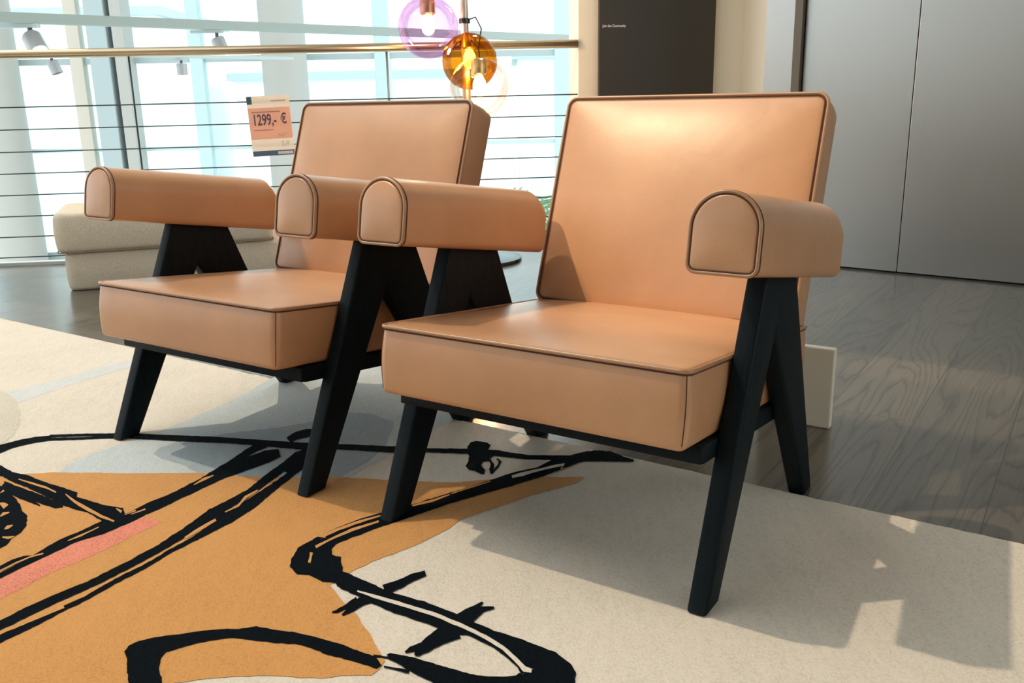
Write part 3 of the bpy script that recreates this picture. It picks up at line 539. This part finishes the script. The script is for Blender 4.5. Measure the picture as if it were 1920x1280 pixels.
random.seed(11); FADE = mat('faded_ink', (.38, .20, .16), .6)
for x0, x1, z, hh in ((-.083, .048, .066, .006), (-.080, .005, -.018, .004), (.012, .078, .116, .004)):
    bm = bm_(); x = x0; xs2 = []
    P2 = [(x0, z - hh / 2)]
    while x < x1:
        l_ = random.uniform(.004, .011); P2 += [(x + l_, z - hh / 2), (x + l_, z - hh * .1), (x + l_ + .003, z - hh * .1), (x + l_ + .003, z - hh / 2)]; x += l_ + .003
    P2 += [(x, z + hh / 2)]; P2 += [(x0, z + hh / 2)]
    vv = [bm.verts.new((p, -.0021, q)) for p, q in P2]; bm.faces.new(vv); link('small_print', bm, FADE, t)
bm = bm_()
tube(bm, [(.028, -.002, -.052), (.034, -.002, -.036), (.041, -.002, -.050), (.047, -.002, -.036), (.052, -.002, -.050), (.060, -.002, -.040), (.070, -.002, -.034)], .0014, 5)
tube(bm, [(.040, -.002, -.078), (.052, -.002, -.070), (.044, -.002, -.094), (.060, -.002, -.094), (.070, -.002, -.074), (.078, -.002, -.072), (.072, -.002, -.092)], .0014, 5)
link('scribble', bm, mat('sage_ink', (.50, .50, .40), .6), t)
for x in (-.07, .07):
    bm = bm_(); tube(bm, [(x, .004, .128), (x, .012, .133), (x, .017, .128)], .0015, 6); link('hook', bm, CABLE, t)

# ---------------------------------------------------------------- dark panel on the back wall
pc = rail(3.232, -.0175, 0)
t = thing('wall_panel', 'tall dark brown panel with small white lettering on the back wall', 'panel', (pc.x, pc.y, RG), 0)
t.rotation_euler = (0, 0, ang)
bm = bm_(); box(bm, (0, 0, 1.32), (.586, .030, 2.62), None, .002); link('board', bm, mat('dark_umber_panel', (.042, .037, .031), .55), t)
text_mesh('Join the Community', .0165, Matrix.Translation((-.277, -.0158, 1.074)) @ MX, 'lettering', mat('white_print', (.75, .75, .73), .6), t, sx=.86, bold=.0004)

# ---------------------------------------------------------------- pouf
FAB = mat('beige_boucle', (.60, .51, .395), .95, spec=.15)
def _fb():
    m = FAB; v = coords(m); f = noise_tex(m, v, 160, 3, .6); N, L, b = nodes(m)
    L.new(ramp(m, f, [(.3, (.55, .465, .355)), (.7, (.68, .585, .46))]), b.inputs['Base Color']); bump(m, f, .5, .002)
_fb()
pa_ = math.atan2(.3451, .9386)
t = thing('pouf', 'low beige fabric pouf of two stacked blocks beside the railing', 'pouf', (-1.852, 3.681, RG), pa_)
def blk(name, x0, x1, y0, y1, z0, z1, r, bl):
    P = rrect((x1 - x0) / 2, (y1 - y0) / 2, .045, 7, 8, (x0 + x1) / 2, (y0 + y1) / 2); bm = bm_()
    pad(bm, P, z0, z1, r, .0, .008, bl, lambda u, v, d: Vector((u, v, d)))
    return link(name, bm, FAB, t, smooth=True)
blk('base_block', .012, .95, .014, .455, .0, .158, .018, .004)
blk('top_block', -.012, .862, .0, .48, .160, .325, .024, .004)
bm = bm_(); box(bm, (.47, .235, .006), (.86, .40, .010)); link('plinth', bm, mat('black_plinth', (.01, .01, .01), .7), t)
bm = bm_(); P = rrect(.437, .240, .045, 7, 8, .425, .240); tube(bm, [(p.x, p.y, .1625) for p in P], .003, 6, True); link('seam', bm, mat('taupe_seam', (.20, .165, .12), .9), t)

# ---------------------------------------------------------------- card standing behind the nearer chair
cv = Vector((.058, -.038, 0)); cl = cv.length; ca = math.atan2(cv.y, cv.x)
bm = bm_(); box(bm, (0, 0, 0), (.165, .022, .188), None, .003)
o = link('display_card', bm, mat('cream_card', (.86, .78, .63), .4), loc=(.7235 - .0825 * math.cos(ca), 1.9235 - .0825 * math.sin(ca) + .012, RG + .094), rot=(0, 0, ca))
tag(o, 'cream rectangular card box standing on the oak floor behind the nearer armchair', 'card')

# ---------------------------------------------------------------- globe lamp
LX, LY = -.185, 4.28
t = thing('globe_lamp', 'floor lamp with tinted glass globes, metal post and black disc base beside the railing', 'lamp', (LX, LY, RG))
BLK = mat('black_lacquer', (.012, .012, .013), .25); BRASS = mat('satin_brass', (.62, .46, .24), .3, metal=1.); CORD = mat('black_cord', (.02, .02, .02), .6)
bm = bm_(); lathe(bm, [(0, 0), (.235, 0), (.24, .004), (.238, .016), (.20, .022), (.03, .026), (.026, .05), (0, .05)], 48); link('base', bm, BLK, t, auto=35)
bm = bm_(); tube(bm, [(0, 0, .03), (0, 0, 1.2), (-.004, 0, 1.9), (-.03, 0, 2.05), (-.10, 0, 2.12), (-.2, 0, 2.13)], .019, 14); link('post', bm, mat('aged_metal_post', (.62, .56, .46), .35, metal=.85), t, smooth=True)
def glassm(name, col, dens=1., refl=.45):
    m = bpy.data.materials.new(name); m.use_nodes = True; N = m.node_tree.nodes; L = m.node_tree.links; N.clear()
    out = N.new('ShaderNodeOutputMaterial'); tr = N.new('ShaderNodeBsdfTransparent'); gl = N.new('ShaderNodeBsdfGlossy'); mx = N.new('ShaderNodeMixShader'); fr = N.new('ShaderNodeFresnel')
    lw = N.new('ShaderNodeLayerWeight'); lw.inputs['Blend'].default_value = .35
    mc = N.new('ShaderNodeMix'); mc.data_type = 'RGBA'; mc.inputs[6].default_value = (*col, 1); mc.inputs[7].default_value = (*[c * (.55 + .45 * c) * dens for c in col], 1)
    L.new(lw.outputs['Facing'], mc.inputs[0]); L.new(mc.outputs[2], tr.inputs['Color'])
    gl.inputs['Roughness'].default_value = .03; fr.inputs['IOR'].default_value = 1.45
    ml = N.new('ShaderNodeMath'); ml.operation = 'MULTIPLY'; ml.inputs[1].default_value = refl; L.new(fr.outputs[0], ml.inputs[0]); L.new(ml.outputs[0], mx.inputs[0]); L.new(tr.outputs[0], mx.inputs[1]); L.new(gl.outputs[0], mx.inputs[2]); L.new(mx.outputs[0], out.inputs[0]); return m
BULB = bpy.data.materials.new('warm_bulb'); BULB.use_nodes = True
BULB.node_tree.nodes['Principled BSDF'].inputs['Emission Color'].default_value = (1, .78, .45, 1); BULB.node_tree.nodes['Principled BSDF'].inputs['Emission Strength'].default_value = 14
for col, nm, c, r_, cord, la in (
    ((.90, .68, .84), 'pink_glass', (-.342, 4.20, 1.046), .133, [(0, 0, 1.30), (-.05, -.02, 1.34), (-.12, -.05, 1.30), (-.155, -.08, 1.19)], 'pink glass globe'),
    ((.80, .44, .06), 'amber_glass', (-.166, 4.25, .903), .124, [(0, 0, 1.085), (.05, -.01, 1.10), (.075, -.02, 1.05), (.060, -.03, .96)], 'amber glass globe'),
    ((.97, .88, .80), 'peach_glass', (-.120, 4.10, .786), .130, [(0, 0, .99), (.03, -.06, 1.0), (.065, -.12, .95), (.07, -.17, .87)], 'clear peach glass globe'),
    ((.93, .95, .97), 'clear_glass', (-.085, 4.36, 1.30), .130, [(0, 0, 1.50), (.05, .04, 1.53), (.09, .07, 1.48), (.10, .08, 1.40)], 'clear glass globe')):
    g = Vector(c) - Vector((LX, LY, RG)); GM = glassm(nm, col)
    bm = bm_(); pr = []
    for k in range(1, 33): a = math.pi * k / 32 if k < 32 else math.pi; pr.append((max(0, r_ * math.sin(a)) if k < 32 else 0, r_ * math.cos(a)))
    lathe(bm, pr, 48, g); gg = link('globe', bm, GM, t, smooth=True); gg['label'] = la
    bm = bm_(); lathe(bm, [(0, .125), (.030, .12), (.034, .10), (.034, .06), (.026, .052), (0, .052)], 20, g); sk = link('socket', bm, BRASS, gg, auto=35)
    bm = bm_(); lathe(bm, [(0, .055), (.014, .05), (.027, .025), (.030, .0), (.024, -.02), (.012, -.030), (0, -.033)], 20, g); link('bulb', bm, BULB, gg, smooth=True)
    ld_ = bpy.data.lights.new('bulb_light', 'POINT'); ld_.energy = 5; ld_.color = (1, .74, .45); ld_.shadow_soft_size = .03
    lo_ = bpy.data.objects.new('bulb_light', ld_); C.objects.link(lo_); lo_.parent = gg; lo_.location = g + Vector((0, 0, -.06))
    bm = bm_(); q = [Vector(p) for p in cord] + [g + Vector((0, 0, .12))]; tube(bm, q, .0035, 6); link('cord', bm, CORD, gg)
for z in (1.30, 1.085, .99, 1.50):
    bm = bm_(); lathe(bm, [(.018, z - .012), (.026, z - .010), (.026, z + .010), (.018, z + .012)], 16); link('clamp', bm, BLK, t, auto=35)

# ---------------------------------------------------------------- glass facade across the atrium
FY = 12.2; ZB, ZT = -4.5, 7.0
COLW = mat('white_column_paint', (.42, .425, .40), .6); MUL = mat('pale_cyan_mullion', (.50, .66, .68), .45); TANM = mat('tan_mullion', (.60, .56, .48), .6)
GREYP = mat('blue_grey_pier', (.38, .46, .47), .6); LINE = mat('dark_joint', (.22, .26, .26), .6)
for i, (x, r_) in enumerate(((-6.47, .29), (-2.80, .28))):
    bm = bm_(); lathe(bm, [(r_, ZB), (r_, ZT)], 40, (x, 11.9, 0))
    o = link('trim_%d' % (10 + i), bm, COLW, smooth=True); struct(o)
def vert(name, x0, x1, m, y=FY, d=.14):
    bm = bm_(); box(bm, ((x0 + x1) / 2, y, (ZB + ZT) / 2), (x1 - x0, d, ZT - ZB), None, .01); return struct(link(name, bm, m))
vert('trim_20', -5.61, -5.44, TANM); vert('trim_21', -5.27, -5.02, GREYP, FY - .1, .3); vert('trim_22', -5.005, -4.965, LINE); vert('trim_23', -4.95, -4.80, COLW, FY - .1, .3)
vert('trim_24', -4.07, -3.90, MUL); vert('trim_25', -1.70, -1.50, MUL); vert('trim_26', .62, .84, MUL); vert('trim_27', 3.2, 3.4, MUL); vert('trim_28', -8.4, -8.2, MUL)
for i, (z, h, m) in enumerate(((1.32, .075, GREYP), (.20, .05, MUL), (3.6, .10, GREYP), (-1.2, .10, GREYP), (6.95, .14, GREYP))):
    bm = bm_(); box(bm, (-2.3, FY + .02, z), (13.4, .09, h)); struct(link('trim_%d' % (40 + i), bm, m))
PANE = glassm('facade_glass', (.90, .985, 1.0))
xs = [-8.9, -8.3, -5.52, -5.14, -4.88, -3.98, -1.60, .73, 3.3, 4.3]
for i, (a, b_) in enumerate(zip(xs, xs[1:])):
    bm = bm_(); box(bm, ((a + b_) / 2, FY + .03, (ZB + ZT) / 2), (b_ - a - .05, .012, ZT - ZB)); struct(link('window_%d' % (i + 1), bm, PANE))

# ---------------------------------------------------------------- beam across the atrium with track spotlights
b0 = Vector((-3.75, 6.95)); b1 = Vector((.95, 10.82))
bd = (b1 - b0).normalized(); a0 = b0 - bd * 2.4; a1 = b1 + bd * 2.5
bm = bm_(); mid = (a0 + a1) / 2
box(bm, (0, 0, 0), ((a1 - a0).length, .10, .072), Matrix.Translation((mid.x, mid.y, 1.387)) @ Matrix.Rotation(math.atan2(bd.y, bd.x), 4, 'Z'))
struct(link('trim_60', bm, mat('grey_green_beam', (.33, .39, .37), .6)))
HOUS = mat('grey_spot_housing', (.36, .37, .38), .4, metal=.3); STEMM = mat('dark_spot_stem', (.08, .09, .09), .5)
TRK = mat('pale_track', (.45, .52, .52), .5)
def on_beam(px_x):  # a point below the beam
    return None
def spot(top, sc, tilt, yaw, lit, label, stem=.05):
    t = thing('track_spotlight', label, 'spotlight', top, 0, 'track spotlights in the atrium')
    bm = bm_(); box(bm, (-.10 * sc, 0, -.015 * sc), (.34 * sc, .05 * sc, .03 * sc), None, .002); link('track_adapter', bm, TRK, t)
    bm = bm_(); tube(bm, [(0, 0, -.02 * sc), (0, 0, -(stem + .02) * sc - .02 * sc)], .018 * sc, 8); link('stem', bm, STEMM, t)
    M_ = Matrix.Translation((0, 0, -(stem + .035) * sc)) @ Matrix.Rotation(yaw, 4, 'Z') @ Matrix.Rotation(tilt, 4, 'Y')
    bm = bm_(); lathe(bm, [(0, .01 * sc), (.060 * sc, .005 * sc), (.070 * sc, -.01 * sc), (.070 * sc, -.150 * sc), (.062 * sc, -.150 * sc), (.058 * sc, -.13 * sc), (0, -.13 * sc)], 24, M=M_)
    h = link('housing', bm, HOUS, t, auto=35)
    bm = bm_(); lathe(bm, [(0, -.136 * sc), (.055 * sc, -.136 * sc), (.055 * sc, -.142 * sc), (0, -.142 * sc)], 24, M=M_)
    link('lens', bm, BULB if lit else STEMM, h)
P1 = b0 + bd * .30
def atb(x):
    k = (x - b0.x) / bd.x; return (x, b0.y + bd.y * k, 1.351)
spot(atb(-3.55), 1.0, R(-40), R(-38), True, 'large lit track spotlight under the atrium beam, in front of the left column', .055)
spot(atb(-2.44), .80, R(-20), 0, False, 'dark track spotlight under the atrium beam, nearest the white column')
# a second, farther track with three small spotlights
bm = bm_(); q0, q1 = Vector((-5.6, 8.6)), Vector((-2.6, 11.5)); qd = (q1 - q0).normalized(); mid = (q0 + q1) / 2
box(bm, (0, 0, 0), ((q1 - q0).length, .05, .035), Matrix.Translation((mid.x, mid.y, 1.272)) @ Matrix.Rotation(math.atan2(qd.y, qd.x), 4, 'Z'))
struct(link('trim_61', bm, TRK))
def atq(x):
    k = (x - q0.x) / qd.x; return (x, q0.y + qd.y * k, 1.254)
spot(atq(-5.02), .85, R(40), 0, False, 'small grey spotlight tilted left, below the handrail at the far left', .04)
spot(atq(-4.60), .80, R(-20), 0, False, 'small grey spotlight below the handrail, right of the tilted one', .04)
spot(atq(-3.62), .80, R(0), 0, False, 'small grey spotlight pointing straight down below the handrail, above the pale mullion', .04)

# ---------------------------------------------------------------- palm beyond the railing, street level outside
t = thing('palm_plant', 'green palm rising beyond the railing between the two armchairs', 'plant', (.22, 5.85, ZB - .14))
GREEN = mat('palm_green', (.22, .42, .24), .6)
bm = bm_(); tube(bm, [(0, 0, 0), (.03, .02, 1.8), (0, 0, 3.4), (.02, 0, 4.55)], [.07, .055, .045, .035], 10); link('trunk', bm, mat('palm_trunk', (.20, .14, .08), .9), t, smooth=True)
random.seed(5)
for k in range(16):
    a = 2 * math.pi * k / 16 + random.uniform(-.2, .2); L_ = random.uniform(.45, .62); lift_ = random.uniform(.10, .34); bm = bm_(); spine = []
    for j in range(13):
        f = j / 12; spine.append(Vector((math.cos(a) * L_ * f, math.sin(a) * L_ * f, 4.55 + lift_ * math.sin(f * 2.5) - .12 * f * f)))
    tube(bm, spine, [.005 - .0035 * j / 12 for j in range(13)], 5)
    for j in range(2, 13):
        p = spine[j]; d = (spine[j] - spine[j - 1]).normalized()
        for s in (-1, 1):
            sd_ = Vector((-math.sin(a), math.cos(a), 0)) * s; ll = .16 * math.sin(math.pi * (j / 13) ** .7) + .03
            tip = p + (sd_ * .8 + d * .7).normalized() * ll + Vector((0, 0, -.03)); wv = d * .010
            v = [bm.verts.new(x) for x in (p - wv, p.lerp(tip, .5) - wv * .9 + Vector((0, 0, .004)), tip, p.lerp(tip, .5) + wv * .9 + Vector((0, 0, .004)), p + wv)]
            bm.faces.new(v)
    link('frond', bm, GREEN, t)
GR = mat('pale_paving', (.62, .64, .62), .9)
bm = bm_(); box(bm, (0, 42, ZB - .1), (160, 78, .2)); struct(link('trim_70', bm, GR))
bm = bm_(); box(bm, (-2.4, 8.0, ZB - .05), (13.6, 8.6, .2)); struct(link('trim_71', bm, mat('pale_terrazzo', (.60, .60, .57), .4)))
def building(x0, x1, y, h, label, wc, bands):
    t = thing('building', label, 'building', ((x0 + x1) / 2, y + 4, ZB + .0))
    W_ = x1 - x0; bm = bm_(); box(bm, (0, 0, h / 2), (W_, 8, h)); link('wall', bm, mat('render_%d' % int(y * 10), wc, .9), t)
    bm = bm_(); box(bm, (0, 0, h + .15), (W_ + .5, 8.5, .3)); link('roof', bm, mat('roof_%d' % int(y * 10), (.5, .55, .55), .8), t)
    gm = mat('window_band_%d' % int(y * 10), (.80, .90, .92), .6)
    for b_ in range(bands):
        n = int(W_ / 2.4)
        for k in range(n):
            bm = bm_(); box(bm, (-W_ / 2 + (k + .5) * W_ / n, -4.02, 1.9 + b_ * 2.9), (W_ / n * .62, .08, 1.5)); link('window', bm, gm, t)
building(-22, -12.5, 34, 8.4, 'pale low building seen through the facade at the far left', (.90, .92, .92), 2)
building(-11, -1.5, 38, 6.2, 'pale building with cyan windows seen through the facade beside the white column', (.90, .92, .92), 2)
building(0.5, 10, 42, 7.0, 'pale building with cyan windows seen between the two armchairs', (.90, .92, .92), 2)
